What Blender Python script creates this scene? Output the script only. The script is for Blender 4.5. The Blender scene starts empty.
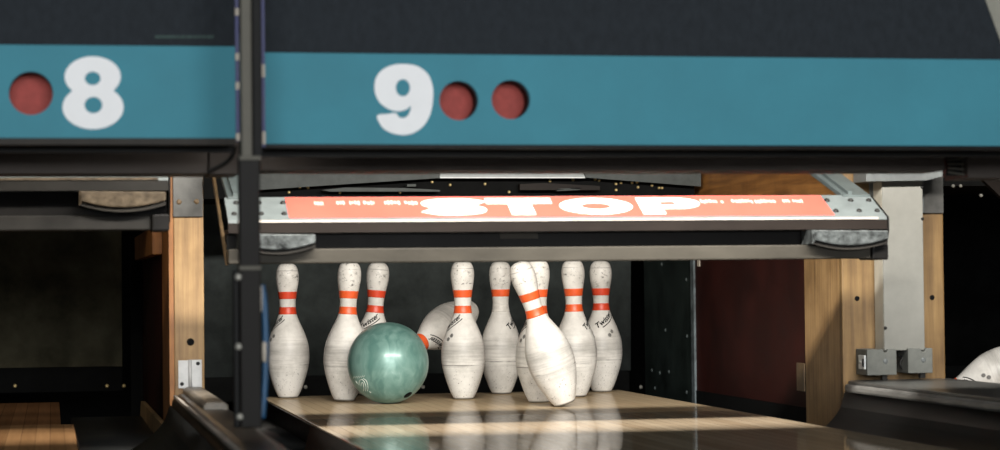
import bpy, bmesh, math, random
from mathutils import Vector, Matrix, Euler
random.seed(7)
scene = bpy.context.scene
C = scene.collection
PI = math.pi

# ------------------------------------------------------------------ camera
CX, CY, CZ = -1.1112, -5.9124, 0.3139
YAW, PIT, ROL, FPX = 0.18694, 0.02498, -0.01073, 2373.5
FWD = Vector((math.sin(YAW)*math.cos(PIT), math.cos(YAW)*math.cos(PIT), math.sin(PIT)))
_R = Vector((math.cos(YAW), -math.sin(YAW), 0.0))
_U = _R.cross(FWD)
RGT = _R*math.cos(ROL) + _U*math.sin(ROL)
UPV = -_R*math.sin(ROL) + _U*math.cos(ROL)
cam_d = bpy.data.cameras.new('camera')
cam = bpy.data.objects.new('camera', cam_d); C.objects.link(cam)
m = Matrix((RGT, UPV, -FWD)).transposed().to_4x4()
m.translation = Vector((CX, CY, CZ))
cam.matrix_world = m
cam_d.sensor_width = 36.0
cam_d.lens = FPX/1000*36.0
cam_d.clip_start = 0.05
cam_d.dof.use_dof = True
cam_d.dof.focus_distance = 6.35
cam_d.dof.aperture_fstop = 5.0
scene.camera = cam

def at(px, py, axis, val):
    """where the sight line of a measured photo point meets a plane of the place"""
    d = FWD + RGT*((px-500)/FPX) - UPV*((py-225)/FPX)
    o = Vector((CX, CY, CZ)); i = 'XYZ'.index(axis)
    return o + d*((val-o[i])/d[i])

# ------------------------------------------------------------------ materials
def lin(c):
    out = []
    for v in c:
        v /= 255.0
        out.append(v/12.92 if v <= 0.04045 else ((v+0.055)/1.055)**2.4)
    return (*out, 1.0)

def new_mat(name):
    mt = bpy.data.materials.new(name); mt.use_nodes = True
    nt = mt.node_tree
    return mt, nt, nt.nodes['Principled BSDF']

def mat(name, col, rough=0.5, metal=0.0, var=0.15, scale=20.0, stretch=(1, 1, 1), bump=0.0, coat=0.0, spec=0.5, dark=None):
    if spec == .5 and max(col) < 110: spec = .1
    mt, nt, bs = new_mat(name)
    N, L = nt.nodes, nt.links
    tc = N.new('ShaderNodeTexCoord'); mp = N.new('ShaderNodeMapping')
    mp.inputs['Scale'].default_value = stretch
    L.new(tc.outputs['Object'], mp.inputs['Vector'])
    nz = N.new('ShaderNodeTexNoise'); nz.inputs['Scale'].default_value = scale
    nz.inputs['Detail'].default_value = 6; nz.inputs['Roughness'].default_value = 0.65
    L.new(mp.outputs[0], nz.inputs['Vector'])
    rp = N.new('ShaderNodeValToRGB')
    c = lin(col); d = lin(dark) if dark else tuple(x*(1-var*2) for x in c[:3])+(1,)
    h = tuple(min(1, x*(1+var)) for x in c[:3])+(1,)
    rp.color_ramp.elements[0].position = 0.3; rp.color_ramp.elements[0].color = d
    rp.color_ramp.elements[1].position = 0.7; rp.color_ramp.elements[1].color = h
    L.new(nz.outputs['Fac'], rp.inputs['Fac']); L.new(rp.outputs['Color'], bs.inputs['Base Color'])
    mr = N.new('ShaderNodeMapRange'); mr.inputs['To Min'].default_value = max(0.02, rough-0.08); mr.inputs['To Max'].default_value = min(1, rough+0.08)
    L.new(nz.outputs['Fac'], mr.inputs['Value']); L.new(mr.outputs[0], bs.inputs['Roughness'])
    bs.inputs['Metallic'].default_value = metal
    bs.inputs['Specular IOR Level'].default_value = spec
    if coat: bs.inputs['Coat Weight'].default_value = coat; bs.inputs['Coat Roughness'].default_value = 0.1
    if bump:
        bp = N.new('ShaderNodeBump'); bp.inputs['Strength'].default_value = bump; bp.inputs['Distance'].default_value = 0.003
        L.new(nz.outputs['Fac'], bp.inputs['Height']); L.new(bp.outputs[0], bs.inputs['Normal'])
    return mt

def wood(name, light, dark, axis='Z', rough=0.55):
    st = {'Z': (28, 28, 1.3), 'Y': (28, 1.3, 28)}[axis]
    mt = mat(name, light, rough, 0, 0.1, 2.2, st, 0.25, dark=dark)
    nt = mt.node_tree; N, L = nt.nodes, nt.links
    bs = N['Principled BSDF']; src = bs.inputs['Base Color'].links[0].from_socket
    tc = N.new('ShaderNodeTexCoord'); n2 = N.new('ShaderNodeTexNoise'); n2.inputs['Scale'].default_value = 9; n2.inputs['Detail'].default_value = 4
    L.new(tc.outputs['Object'], n2.inputs['Vector'])
    r2 = N.new('ShaderNodeValToRGB'); r2.color_ramp.elements[0].position = .3; r2.color_ramp.elements[0].color = (.62, .58, .52, 1)
    r2.color_ramp.elements[1].position = .6; r2.color_ramp.elements[1].color = (1, 1, 1, 1)
    L.new(n2.outputs['Fac'], r2.inputs['Fac'])
    mx = N.new('ShaderNodeMix'); mx.data_type = 'RGBA'; mx.blend_type = 'MULTIPLY'; mx.inputs[0].default_value = 1
    L.new(src, mx.inputs[6]); L.new(r2.outputs[0], mx.inputs[7]); L.new(mx.outputs[2], bs.inputs['Base Color'])
    return mt

def lane_mat(name, base, dark, rough=0.1, gloss=.4):
    mt, nt, bs = new_mat(name); N, L = nt.nodes, nt.links
    tc = N.new('ShaderNodeTexCoord'); sp = N.new('ShaderNodeSeparateXYZ'); L.new(tc.outputs['Object'], sp.inputs[0])
    dv = N.new('ShaderNodeMath'); dv.operation = 'DIVIDE'; dv.inputs[1].default_value = 0.0302; L.new(sp.outputs['X'], dv.inputs[0])
    fl = N.new('ShaderNodeMath'); fl.operation = 'FLOOR'; L.new(dv.outputs[0], fl.inputs[0])
    fr = N.new('ShaderNodeMath'); fr.operation = 'FRACT'; L.new(dv.outputs[0], fr.inputs[0])
    wn = N.new('ShaderNodeTexWhiteNoise'); wn.noise_dimensions = '1D'; L.new(fl.outputs[0], wn.inputs['W'])
    mp = N.new('ShaderNodeMapping'); mp.inputs['Scale'].default_value = (60, 2, 1); L.new(tc.outputs['Object'], mp.inputs['Vector'])
    nz = N.new('ShaderNodeTexNoise'); nz.inputs['Scale'].default_value = 1.5; nz.inputs['Detail'].default_value = 5; L.new(mp.outputs[0], nz.inputs['Vector'])
    ad = N.new('ShaderNodeMath'); ad.operation = 'MULTIPLY_ADD'; ad.inputs[1].default_value = 0.45; L.new(wn.outputs['Value'], ad.inputs[0])
    hf = N.new('ShaderNodeMath'); hf.operation = 'MULTIPLY'; hf.inputs[1].default_value = 0.6; L.new(nz.outputs['Fac'], hf.inputs[0]); L.new(hf.outputs[0], ad.inputs[2])
    rp = N.new('ShaderNodeValToRGB'); rp.color_ramp.elements[0].position = .15; rp.color_ramp.elements[0].color = lin(dark)
    rp.color_ramp.elements[1].position = .8; rp.color_ramp.elements[1].color = lin(base); L.new(ad.outputs[0], rp.inputs['Fac'])
    gt = N.new('ShaderNodeMath'); gt.operation = 'GREATER_THAN'; gt.inputs[1].default_value = 0.05; L.new(fr.outputs[0], gt.inputs[0])
    mr = N.new('ShaderNodeMapRange'); mr.inputs['To Min'].default_value = .55; L.new(gt.outputs[0], mr.inputs['Value'])
    mx = N.new('ShaderNodeMix'); mx.data_type = 'RGBA'; mx.blend_type = 'MULTIPLY'; mx.inputs[0].default_value = 1
    L.new(rp.outputs[0], mx.inputs[6]); L.new(mr.outputs[0], mx.inputs[7]); L.new(mx.outputs[2], bs.inputs['Base Color'])
    out = N['Material Output']; df = N.new('ShaderNodeBsdfDiffuse'); gl = N.new('ShaderNodeBsdfGlossy'); ms = N.new('ShaderNodeMixShader')
    gl.inputs['Roughness'].default_value = rough; ms.inputs['Fac'].default_value = gloss
    L.new(mx.outputs[2], df.inputs['Color']); L.new(df.outputs[0], ms.inputs[1]); L.new(gl.outputs[0], ms.inputs[2]); L.new(ms.outputs[0], out.inputs['Surface'])
    return mt

def pin_mat():
    mt, nt, bs = new_mat('worn_pin_plastic'); N, L = nt.nodes, nt.links
    tc = N.new('ShaderNodeTexCoord'); oi = N.new('ShaderNodeObjectInfo')
    rs = N.new('ShaderNodeVectorMath'); rs.operation = 'MULTIPLY_ADD'; rs.inputs[1].default_value = (0, 0, 0)
    sc = N.new('ShaderNodeMath'); sc.operation = 'MULTIPLY'; sc.inputs[1].default_value = 37.0; L.new(oi.outputs['Random'], sc.inputs[0])
    cb = N.new('ShaderNodeCombineXYZ'); L.new(sc.outputs[0], cb.inputs[0]); L.new(sc.outputs[0], cb.inputs[1])
    ad = N.new('ShaderNodeVectorMath'); ad.operation = 'ADD'; L.new(tc.outputs['Object'], ad.inputs[0]); L.new(cb.outputs[0], ad.inputs[1])
    sp = N.new('ShaderNodeSeparateXYZ'); L.new(tc.outputs['Object'], sp.inputs[0])
    def ramp(a, b, ca=(0, 0, 0, 1), cb_=(1, 1, 1, 1)):
        r = N.new('ShaderNodeValToRGB'); r.color_ramp.elements[0].position = a; r.color_ramp.elements[1].position = b
        r.color_ramp.elements[0].color = ca; r.color_ramp.elements[1].color = cb_; return r
    def noise(scale, st, detail=4):
        mp = N.new('ShaderNodeMapping'); mp.inputs['Scale'].default_value = st; L.new(ad.outputs[0], mp.inputs['Vector'])
        n = N.new('ShaderNodeTexNoise'); n.inputs['Scale'].default_value = scale; n.inputs['Detail'].default_value = detail; n.inputs['Roughness'].default_value = .7
        L.new(mp.outputs[0], n.inputs['Vector']); return n
    def mul(a, b):
        k = N.new('ShaderNodeMath'); k.operation = 'MULTIPLY'; L.new(a, k.inputs[0]); L.new(b, k.inputs[1]); return k.outputs[0]
    def bandmask(lo, hi, soft):
        a = N.new('ShaderNodeMapRange'); a.inputs['From Min'].default_value = lo-soft; a.inputs['From Max'].default_value = lo+soft; L.new(sp.outputs['Z'], a.inputs['Value'])
        b = N.new('ShaderNodeMapRange'); b.inputs['From Min'].default_value = hi-soft; b.inputs['From Max'].default_value = hi+soft
        b.inputs['To Min'].default_value = 1; b.inputs['To Max'].default_value = 0; L.new(sp.outputs['Z'], b.inputs['Value'])
        return mul(a.outputs[0], b.outputs[0])
    col = None
    def layer(prev, fac, c):
        x = N.new('ShaderNodeMix'); x.data_type = 'RGBA'
        L.new(fac, x.inputs[0]); 
        if prev is None: x.inputs[6].default_value = lin((220, 217, 210))
        else: L.new(prev, x.inputs[6])
        x.inputs[7].default_value = lin(c); return x.outputs[2]
    # soft overall grime
    g = noise(14, (1, 1, 1)); r = ramp(.4, .7, (0, 0, 0, 1), (.55, .55, .55, 1)); L.new(g.outputs['Fac'], r.inputs[0]); col = layer(None, r.outputs[0], (160, 156, 148))
    # belly rings
    g = noise(3, (3, 3, 55)); r = ramp(.45, .75, (0, 0, 0, 1), (.5, .5, .5, 1)); L.new(g.outputs['Fac'], r.inputs[0])
    col = layer(col, mul(r.outputs[0], bandmask(.075, .165, .018)), (112, 108, 102))
    gb = N.new('ShaderNodeMath'); gb.operation = 'MULTIPLY'; gb.inputs[1].default_value = .38; L.new(bandmask(.118, .150, .014), gb.inputs[0])
    col = layer(col, gb.outputs[0], (120, 117, 112))
    # thin hard ring under the belly
    g2 = noise(9, (1, 1, 1)); r2 = ramp(.4, .55, (0, 0, 0, 1), (.85, .85, .85, 1)); L.new(g2.outputs['Fac'], r2.inputs[0])
    col = layer(col, mul(bandmask(.0925, .0945, .0008), r2.outputs[0]), (70, 66, 60))
    # specks low on the pin and scratches at the head
    g = noise(230, (1, 1, .8), 2); r = ramp(.63, .7); L.new(g.outputs['Fac'], r.inputs[0]); col = layer(col, mul(r.outputs[0], bandmask(.004, .08, .02)), (95, 90, 84))
    g = noise(60, (1, 1, 1.6), 5); r = ramp(.56, .66, (0, 0, 0, 1), (.9, .9, .9, 1)); L.new(g.outputs['Fac'], r.inputs[0]); col = layer(col, mul(r.outputs[0], bandmask(.302, .35, .01)), (84, 80, 76))
    g = noise(120, (1, 1, 1), 3); r = ramp(.6, .7); L.new(g.outputs['Fac'], r.inputs[0]); col = layer(col, mul(r.outputs[0], bandmask(.33, .5, .02)), (100, 96, 90))
    col = layer(col, mul(bandmask(.3575, .3588, .0006), r2.outputs[0]), (90, 86, 80))
    # dirty foot
    col = layer(col, bandmask(-.01, .004, .002), (96, 90, 78))
    L.new(col, bs.inputs['Base Color'])
    bs.inputs['Roughness'].default_value = .42; bs.inputs['Specular IOR Level'].default_value = .4
    return mt

def ball_mat():
    mt, nt, bs = new_mat('pearl_teal'); N, L = nt.nodes, nt.links
    tc = N.new('ShaderNodeTexCoord')
    nz = N.new('ShaderNodeTexNoise'); nz.inputs['Scale'].default_value = 9; nz.inputs['Detail'].default_value = 4; L.new(tc.outputs['Object'], nz.inputs['Vector'])
    mp = N.new('ShaderNodeMapping'); mp.inputs['Scale'].default_value = (1, 1, .28); mp.inputs['Rotation'].default_value = (0, .45, 0); L.new(tc.outputs['Object'], mp.inputs['Vector'])
    mxv = N.new('ShaderNodeMix'); mxv.data_type = 'RGBA'; mxv.inputs[0].default_value = .06; L.new(mp.outputs[0], mxv.inputs[6]); L.new(nz.outputs['Color'], mxv.inputs[7])
    n2 = N.new('ShaderNodeTexNoise'); n2.inputs['Scale'].default_value = 38; n2.inputs['Detail'].default_value = 3; n2.inputs['Distortion'].default_value = .7; L.new(mxv.outputs[2], n2.inputs['Vector'])
    rp = N.new('ShaderNodeValToRGB'); e = rp.color_ramp.elements
    e[0].position = .35; e[0].color = lin((82, 120, 112)); e[1].position = .72; e[1].color = lin((118, 152, 143))
    L.new(n2.outputs['Fac'], rp.inputs[0]); L.new(rp.outputs[0], bs.inputs['Base Color'])
    bs.inputs['Roughness'].default_value = .42; bs.inputs['Metallic'].default_value = .2
    bs.inputs['Coat Weight'].default_value = .35; bs.inputs['Coat Roughness'].default_value = .2
    return mt

M = {}
M['pin'] = pin_mat()
M['stripe'] = mat('orange_stripe', (226, 92, 44), .4, var=.08, scale=40)
M['stripe_red'] = mat('red_stripe', (216, 72, 42), .4, var=.08, scale=40)
M['faded'] = mat('faded_stripe', (206, 202, 194), .5, var=.15, scale=60)
M['ink'] = mat('black_print', (26, 26, 28), .5, var=.2, scale=90)
M['smudge'] = mat('grey_print', (110, 108, 104), .5, var=.2, scale=90)
M['ball'] = ball_mat()
M['ball_ink'] = mat('pale_engraving', (188, 196, 186), .5, var=.15, scale=200)
M['black_hole'] = mat('hole_black', (8, 8, 9), .7, var=.1)
M['deck9'] = lane_mat('pin_deck_maple', (204, 182, 148), (192, 169, 135), .06, .38)
M['bed9'] = lane_mat('lane_maple', (205, 186, 158), (176, 153, 124), .04, .55)
M['deck8'] = lane_mat('pin_deck_brown', (120, 84, 54), (96, 66, 40), .2, .12)
M['bed8'] = lane_mat('lane_brown', (150, 114, 78), (116, 84, 54), .15, .2)
M['lane_side'] = mat('lane_side_black', (16, 15, 14), .35, var=.2)
M['gutter'] = mat('gutter_black', (34, 35, 35), .4, spec=.6, var=.1, scale=3, stretch=(3, .4, 3))
M['cap'] = mat('cap_rubber', (78, 78, 76), .34, spec=.35, var=.28, scale=7, stretch=(4, .5, 4), bump=.05)
M['cap_rim'] = mat('cap_rim_worn', (128, 127, 124), .4, var=.3, scale=14, stretch=(2, .5, 2))
M['cap_left'] = mat('cap_brown_worn', (74, 65, 54), .34, spec=.45, var=.3, scale=9, stretch=(4, .5, 4))
M['cap_plate'] = mat('cap_plate_grey', (120, 112, 100), .42, var=.25, scale=12, stretch=(3, .5, 3))
M['wood'] = wood('kickback_wood', (132, 106, 66), (98, 74, 42))
M['wood_edge'] = wood('kickback_wood_orange', (180, 122, 66), (130, 84, 42))
M['wood_dark'] = wood('kickback_wood_brown', (166, 116, 60), (112, 72, 32), 'Y')
M['wood_pale'] = wood('kickback_wood_pale', (176, 144, 98), (128, 98, 62))
M['red_panel'] = mat('maroon_panel', (48, 17, 13), .6, spec=.15, var=.3, scale=5)
M['steel_green'] = mat('dark_green_steel', (38, 46, 44), .45, var=.3, scale=10)
M['edge_steel'] = mat('worn_edge_steel', (96, 106, 110), .5, var=.4, scale=25)
M['curtain'] = mat('pit_curtain_black', (62, 67, 66), .8, var=.3, scale=6, bump=.2)
M['curtain8'] = mat('pit_curtain_olive', (104, 99, 80), .85, var=.3, scale=6, bump=.2)
M['black'] = mat('machine_black', (20, 20, 19), .5, var=.3)
M['pit'] = mat('pit_black', (12, 13, 13), .8, var=.3)
M['sweep_dark'] = mat('sweep_dark_grey', (34, 33, 31), .5, var=.2, scale=10)
M['sweep_black'] = mat('sweep_black', (18, 17, 16), .45, var=.25, scale=15)
M['sweep_lip'] = mat('sweep_lip_brown', (32, 27, 24), .5, var=.2, scale=10, stretch=(.4, 1, 1))
M['sweep_bar'] = mat('sweep_bar_grey', (60, 57, 51), .5, var=.2, scale=10, stretch=(.4, 1, 1))
M['sweep_plate'] = mat('sweep_plate_grey', (104, 111, 111), .45, var=.12, scale=25)
M['plate_edge'] = mat('plate_edge_pale', (176, 168, 158), .6, var=.15, scale=40)
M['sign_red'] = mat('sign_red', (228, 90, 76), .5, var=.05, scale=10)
M['sign_pink'] = mat('sign_pink_white', (244, 196, 184), .5, var=.05)
M['sign_white'] = mat('sign_white', (245, 242, 238), .5, var=.03, scale=10)
M['foil'] = mat('bumper_foil_grey', (78, 82, 82), .4, metal=.2, var=.45, scale=45, bump=.8)
M['foil_dark'] = mat('bumper_rubber', (40, 38, 35), .55, var=.25)
M['foil_brown'] = mat('bumper_brown_grey', (76, 67, 55), .45, var=.35, scale=45, bump=.6)
M['arm_brown'] = mat('arm_brown', (110, 90, 64), .55, var=.25)
M['arm_grey'] = mat('arm_grey', (78, 86, 86), .45, var=.15)
M['guard'] = mat('guard_grey', (74, 78, 77), .5, var=.15)
M['grey_metal'] = mat('grey_painted_metal', (104, 108, 108), .42, var=.14, metal=.2)
M['light_metal'] = mat('bright_metal', (206, 212, 212), .4, var=.1)
M['plate_metal'] = mat('steel_plate', (92, 92, 90), .38, metal=.5, var=.2, scale=12)
M['silver'] = mat('silver_hinge', (196, 196, 194), .4, var=.12, metal=.1)
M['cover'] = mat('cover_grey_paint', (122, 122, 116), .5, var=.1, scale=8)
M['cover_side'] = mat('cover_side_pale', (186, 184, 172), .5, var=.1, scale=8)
M['boxgrey'] = mat('connector_grey', (104, 106, 102), .5, var=.15)
M['bolt'] = mat('dark_bolt', (46, 46, 45), .4, metal=.5, var=.2)
M['bolt_gold'] = mat('brass_bolt', (210, 186, 130), .35, metal=.4, var=.15)
M['bolt_pale'] = mat('pale_bolt', (170, 168, 158), .45, metal=.2, var=.15)
M['mask_blue'] = mat('mask_blue', (72, 141, 158), .6, spec=.12, var=.05, scale=6)
M['mask_grey'] = mat('mask_charcoal', (44, 49, 54), .75, var=.12, scale=70, stretch=(1, 1, .6))
M['mask_beige'] = mat('mask_beige', (150, 148, 136), .7, var=.08, scale=20)
M['mask_trim'] = mat('mask_trim_dark', (24, 24, 25), .45, var=.2)
M['mask_trim_brown'] = mat('mask_trim_brown', (52, 49, 45), .5, var=.2)
M['mask_side'] = mat('mask_side_indigo', (44, 50, 110), .5, var=.15)
M['mask_white'] = mat('number_white', (250, 251, 252), .6, var=.02, scale=10)
M['print_green'] = mat('print_grey_green', (72, 90, 86), .7, var=.1)
M['lamp_red'] = mat('lamp_red', (170, 80, 74), .55, spec=.1, var=.1, scale=60)
M['recess'] = mat('lamp_recess_dark', (22, 12, 12), .6, var=.2)
M['tab'] = mat('pale_tab', (196, 186, 172), .6, var=.1)
M['beam'] = mat('beam_brown_black', (76, 70, 66), .55, var=.2, scale=10, stretch=(.4, 1, 1))
M['pole_grey'] = mat('pole_grey', (80, 78, 71), .45, var=.12, metal=.2)
M['pole_dark'] = mat('pole_dark', (27, 25, 23), .5, var=.15, stretch=(1, 1, .2))
M['pole_black'] = mat('pole_black', (18, 18, 18), .5, var=.2)
M['cable_blue'] = mat('cable_blue', (36, 84, 122), .45, var=.15)
M['floor'] = mat('pit_floor', (26, 25, 24), .8, var=.3)

# ------------------------------------------------------------------ helpers
def tag(o, label=None, cat=None, group=None, kind=None):
    if label: o['label'] = label
    if cat: o['category'] = cat
    if group: o['group'] = group
    if kind: o['kind'] = kind
    return o

def thing(name, label, cat, loc=(0, 0, 0), group=None):
    o = bpy.data.objects.new(name, None); C.objects.link(o)
    o.location = loc; o.empty_display_size = .05
    return tag(o, label, cat, group)

def world_of(o):
    v = Vector((0, 0, 0))
    while o is not None:
        v += o.location; o = o.parent
    return v

def obj(name, bm, mt, parent=None, smooth=False, bevel=0.0, origin=None, label=None):
    """link a bmesh built in world coordinates as ONE object; its origin goes to its parent's base or to origin"""
    me = bpy.data.meshes.new(name)
    bmesh.ops.recalc_face_normals(bm, faces=bm.faces)
    pw = world_of(parent) if parent else Vector((0, 0, 0))
    org = Vector(origin) if origin is not None else pw
    bmesh.ops.translate(bm, verts=bm.verts, vec=-org)
    bm.to_mesh(me); bm.free()
    for f in me.polygons: f.use_smooth = smooth
    me.materials.append(mt)
    o = bpy.data.objects.new(name, me); C.objects.link(o)
    if parent: o.parent = parent
    o.location = org-pw
    if bevel:
        md = o.modifiers.new('edge', 'BEVEL'); md.width = bevel; md.segments = 2; md.limit_method = 'ANGLE'
    if label: o['label'] = label
    return o

def B(): return bmesh.new()

def box(bm, a, b):
    x0, x1 = sorted((a[0], b[0])); y0, y1 = sorted((a[1], b[1])); z0, z1 = sorted((a[2], b[2]))
    v = [bm.verts.new(p) for p in ((x0, y0, z0), (x1, y0, z0), (x1, y1, z0), (x0, y1, z0), (x0, y0, z1), (x1, y0, z1), (x1, y1, z1), (x0, y1, z1))]
    for f in ((0, 1, 2, 3), (4, 5, 6, 7), (0, 1, 5, 4), (1, 2, 6, 5), (2, 3, 7, 6), (3, 0, 4, 7)):
        bm.faces.new([v[i] for i in f])
    return bm

def prism(bm, pts, ext):
    """pts: 3D polygon, ext: extrusion vector"""
    e = Vector(ext)
    a = [bm.verts.new(p) for p in pts]; b = [bm.verts.new(Vector(p)+e) for p in pts]
    n = len(pts)
    bm.faces.new(a); bm.faces.new(list(reversed(b)))
    for i in range(n): bm.faces.new((a[i], a[(i+1) % n], b[(i+1) % n], b[i]))
    return bm

def bar(bm, p, q, w, h, up=(0, 0, 1)):
    p, q = Vector(p), Vector(q); d = (q-p).normalized(); u = Vector(up)
    s = d.cross(u).normalized(); u = s.cross(d)
    pts = [p+s*(a*w/2)+u*(b*h/2) for a, b in ((-1, -1), (1, -1), (1, 1), (-1, 1))]
    return prism(bm, pts, q-p)

def cyl(bm, c, axis, r, h, n=20):
    c, ax = Vector(c), Vector(axis).normalized()
    t = Vector((0, 0, 1)) if abs(ax.z) < .9 else Vector((1, 0, 0))
    s = ax.cross(t).normalized(); u = s.cross(ax)
    return prism(bm, [c+s*(r*math.cos(2*PI*i/n))+u*(r*math.sin(2*PI*i/n)) for i in range(n)], ax*h)

def dome(bm, c, axis, r, h, n=14):
    c, ax = Vector(c), Vector(axis).normalized()
    t = Vector((0, 0, 1)) if abs(ax.z) < .9 else Vector((1, 0, 0))
    s = ax.cross(t).normalized(); u = s.cross(ax)
    rings = []
    for rr, hh in ((1, 0), (.92, .45), (.65, .8), (.3, .97)):
        rings.append([bm.verts.new(c+s*(r*rr*math.cos(2*PI*i/n))+u*(r*rr*math.sin(2*PI*i/n))+ax*(h*hh)) for i in range(n)])
    for a, b in zip(rings, rings[1:]):
        for i in range(n): bm.faces.new((a[i], a[(i+1) % n], b[(i+1) % n], b[i]))
    bm.faces.new(rings[-1]); bm.faces.new(list(reversed(rings[0])))
    return bm

def tube(bm, pts, r, n=10):
    pts = [Vector(p) for p in pts]; rings = []
    for i, p in enumerate(pts):
        d = (pts[min(i+1, len(pts)-1)]-pts[max(i-1, 0)]).normalized()
        t = Vector((0, 1, 0)) if abs(d.y) < .9 else Vector((1, 0, 0))
        s = d.cross(t).normalized(); u = s.cross(d)
        rings.append([bm.verts.new(p+s*(r*math.cos(2*PI*k/n))+u*(r*math.sin(2*PI*k/n))) for k in range(n)])
    for a, b in zip(rings, rings[1:]):
        for k in range(n): bm.faces.new((a[k], a[(k+1) % n], b[(k+1) % n], b[k]))
    bm.faces.new(rings[0]); bm.faces.new(list(reversed(rings[-1])))
    return bm

def loft(bm, profA, profB):
    """open profile polylines (lists of points) joined by quads"""
    a = [bm.verts.new(p) for p in profA]; b = [bm.verts.new(p) for p in profB]
    for i in range(len(a)-1): bm.faces.new((a[i], a[i+1], b[i+1], b[i]))
    return bm

def catmull(pts, k=6, closed=True):
    out = []; n = len(pts)
    rng = range(n) if closed else range(n-1)
    for i in rng:
        g = (lambda j: pts[j % n]) if closed else (lambda j: pts[min(max(j, 0), n-1)])
        p0, p1, p2, p3 = g(i-1), g(i), g(i+1), g(i+2)
        for s in range(k):
            t = s/k
            out.append(tuple(.5*((2*b)+(-a+c)*t+(2*a-5*b+4*c-d)*t*t+(-a+3*b-3*c+d)*t**3) for a, b, c, d in zip(p0, p1, p2, p3)))
    if not closed: out.append(tuple(pts[-1]))
    return out

def ellipse(cx, cy, rx, ry, n=40):
    return [(cx+rx*math.cos(2*PI*i/n), cy+ry*math.sin(2*PI*i/n)) for i in range(n)]

def flat_shape(loops, depth):
    """filled 2-D outline (first loop) with holes -> bmesh in XY, thick depth in Z"""
    cu = bpy.data.curves.new('outline', 'CURVE'); cu.dimensions = '2D'; cu.fill_mode = 'BOTH'; cu.extrude = depth/2
    for lp in loops:
        s = cu.splines.new('POLY'); s.points.add(len(lp)-1); s.use_cyclic_u = True
        for i, (x, y) in enumerate(lp): s.points[i].co = (x, y, 0, 1)
    o = bpy.data.objects.new('outline', cu); C.objects.link(o)
    dg = bpy.context.evaluated_depsgraph_get()
    me = bpy.data.meshes.new_from_object(o.evaluated_get(dg))
    bpy.data.objects.remove(o); bpy.data.curves.remove(cu)
    bm = bmesh.new(); bm.from_mesh(me); bpy.data.meshes.remove(me)
    return bm

def map_bm(bm, fn):
    for v in bm.verts: v.co = fn(v.co.x, v.co.y, v.co.z)
    return bm

def ribbon(pts, hw):
    """closed outline around a polyline (brush of half width hw)"""
    L, R = [], []
    for i, p in enumerate(pts):
        a, b = pts[max(i-1, 0)], pts[min(i+1, len(pts)-1)]
        dx, dy = b[0]-a[0], b[1]-a[1]; l = math.hypot(dx, dy) or 1
        nx, ny = -dy/l*hw, dx/l*hw
        L.append((p[0]+nx, p[1]+ny)); R.append((p[0]-nx, p[1]-ny))
    return L+R[::-1]

# ------------------------------------------------------------------ setting
bm = B(); box(bm, (-4, -9, -.30), (4, 3, -.26)); tag(obj('floor', bm, M['floor']), kind='structure')
bm = B(); box(bm, (-4, 2.4, -.26), (4, 2.45, 2.6)); tag(obj('wall_back', bm, M['pit']), kind='structure')

# ------------------------------------------------------------------ lanes
t = thing('bowling_lane', 'glossy maple lane under the standing pins and the teal ball', 'bowling lane', (0, -1.2, -.06))
bm = B(); box(bm, (-.527, -.30, -.055), (.527, .885, 0)); obj('pin_deck', bm, M['deck9'], t, bevel=.002)
bm = B(); box(bm, (-.527, -5.2, -.055), (.527, -.302, 0)); obj('lane_bed', bm, M['bed9'], t, bevel=.002)
bm = B(); box(bm, (-.5315, -5.2, -.055), (-.5272, .885, -.003)); obj('side_trim', bm, M['lane_side'], t, label='black side trim')
bm = B(); box(bm, (.5272, -5.2, -.055), (.5285, .885, -.003)); obj('side_trim', bm, M['lane_side'], t, label='black side trim')
t = thing('bowling_lane', 'brown strip-board lane left of the tan wooden post, empty of pins', 'bowling lane', (-1.6, -1.2, -.06))
bm = B(); box(bm, (-2.13, -.30, -.055), (-1.092, .80, 0)); obj('pin_deck', bm, M['deck8'], t, bevel=.002, label='plain dark brown pin deck')
bm = B(); box(bm, (-2.13, -5.2, -.055), (-1.062, -.305, 0)); obj('lane_bed', bm, M['bed8'], t, bevel=.002)
t = thing('bowling_lane', 'dark lane beyond the grey post cover, a single pin lying on it', 'bowling lane', (1.7, 0, -.06))
bm = B(); box(bm, (1.2, -.30, -.055), (2.25, .88, 0)); obj('pin_deck', bm, M['bed8'], t, bevel=.002)
bm = B(); box(bm, (1.2, -5.2, -.055), (2.25, -.302, 0)); obj('lane_bed', bm, M['bed8'], t, bevel=.002)

def gutter(x0, x1, label, z0, z1, y_post=-.5):
    """x0/x1 edges; the far stretch between the partitions is flat, the near stretch a round trough"""
    n = 18; prof = []
    for i in range(n+1):
        u = i/n
        w = u if z1 > z0 else 1-u          # 0 at the lane edge, 1 at the cap
        zc, zl = max(z0, z1), min(z0, z1)
        if w < .12: zz = zl+(-.075-zl)*math.sin(w/.12*PI/2)
        else: q = (w-.12)/.88; zz = -.075+(zc+.075)*(.35*q**1.6+.65*(1-math.sqrt(max(0, 1-q**2.2))))
        prof.append((x0+(x1-x0)*u, zz))
    bm = B(); loft(bm, [(x, -5.2, z) for x, z in prof], [(x, y_post, z) for x, z in prof])
    r = bmesh.ops.extrude_face_region(bm, geom=bm.faces[:])
    bmesh.ops.translate(bm, verts=[v for v in r['geom'] if isinstance(v, bmesh.types.BMVert)], vec=(0, 0, -.012))
    box(bm, (min(x0, x1), y_post, -.062), (max(x0, x1), .9, -.048))
    o = obj('gutter', bm, M['gutter'], smooth=True, origin=((x0+x1)/2, y_post, -.087))
    tag(o, label, 'gutter', 'black channels beside the lanes')
gutter(-1.06, -.8505, 'black gutter between brown lane and the tan wooden post', -.004, .05)
gutter(-.755, -.5325, 'black gutter between the pole and the lane with the pins', .05, -.004)
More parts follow.
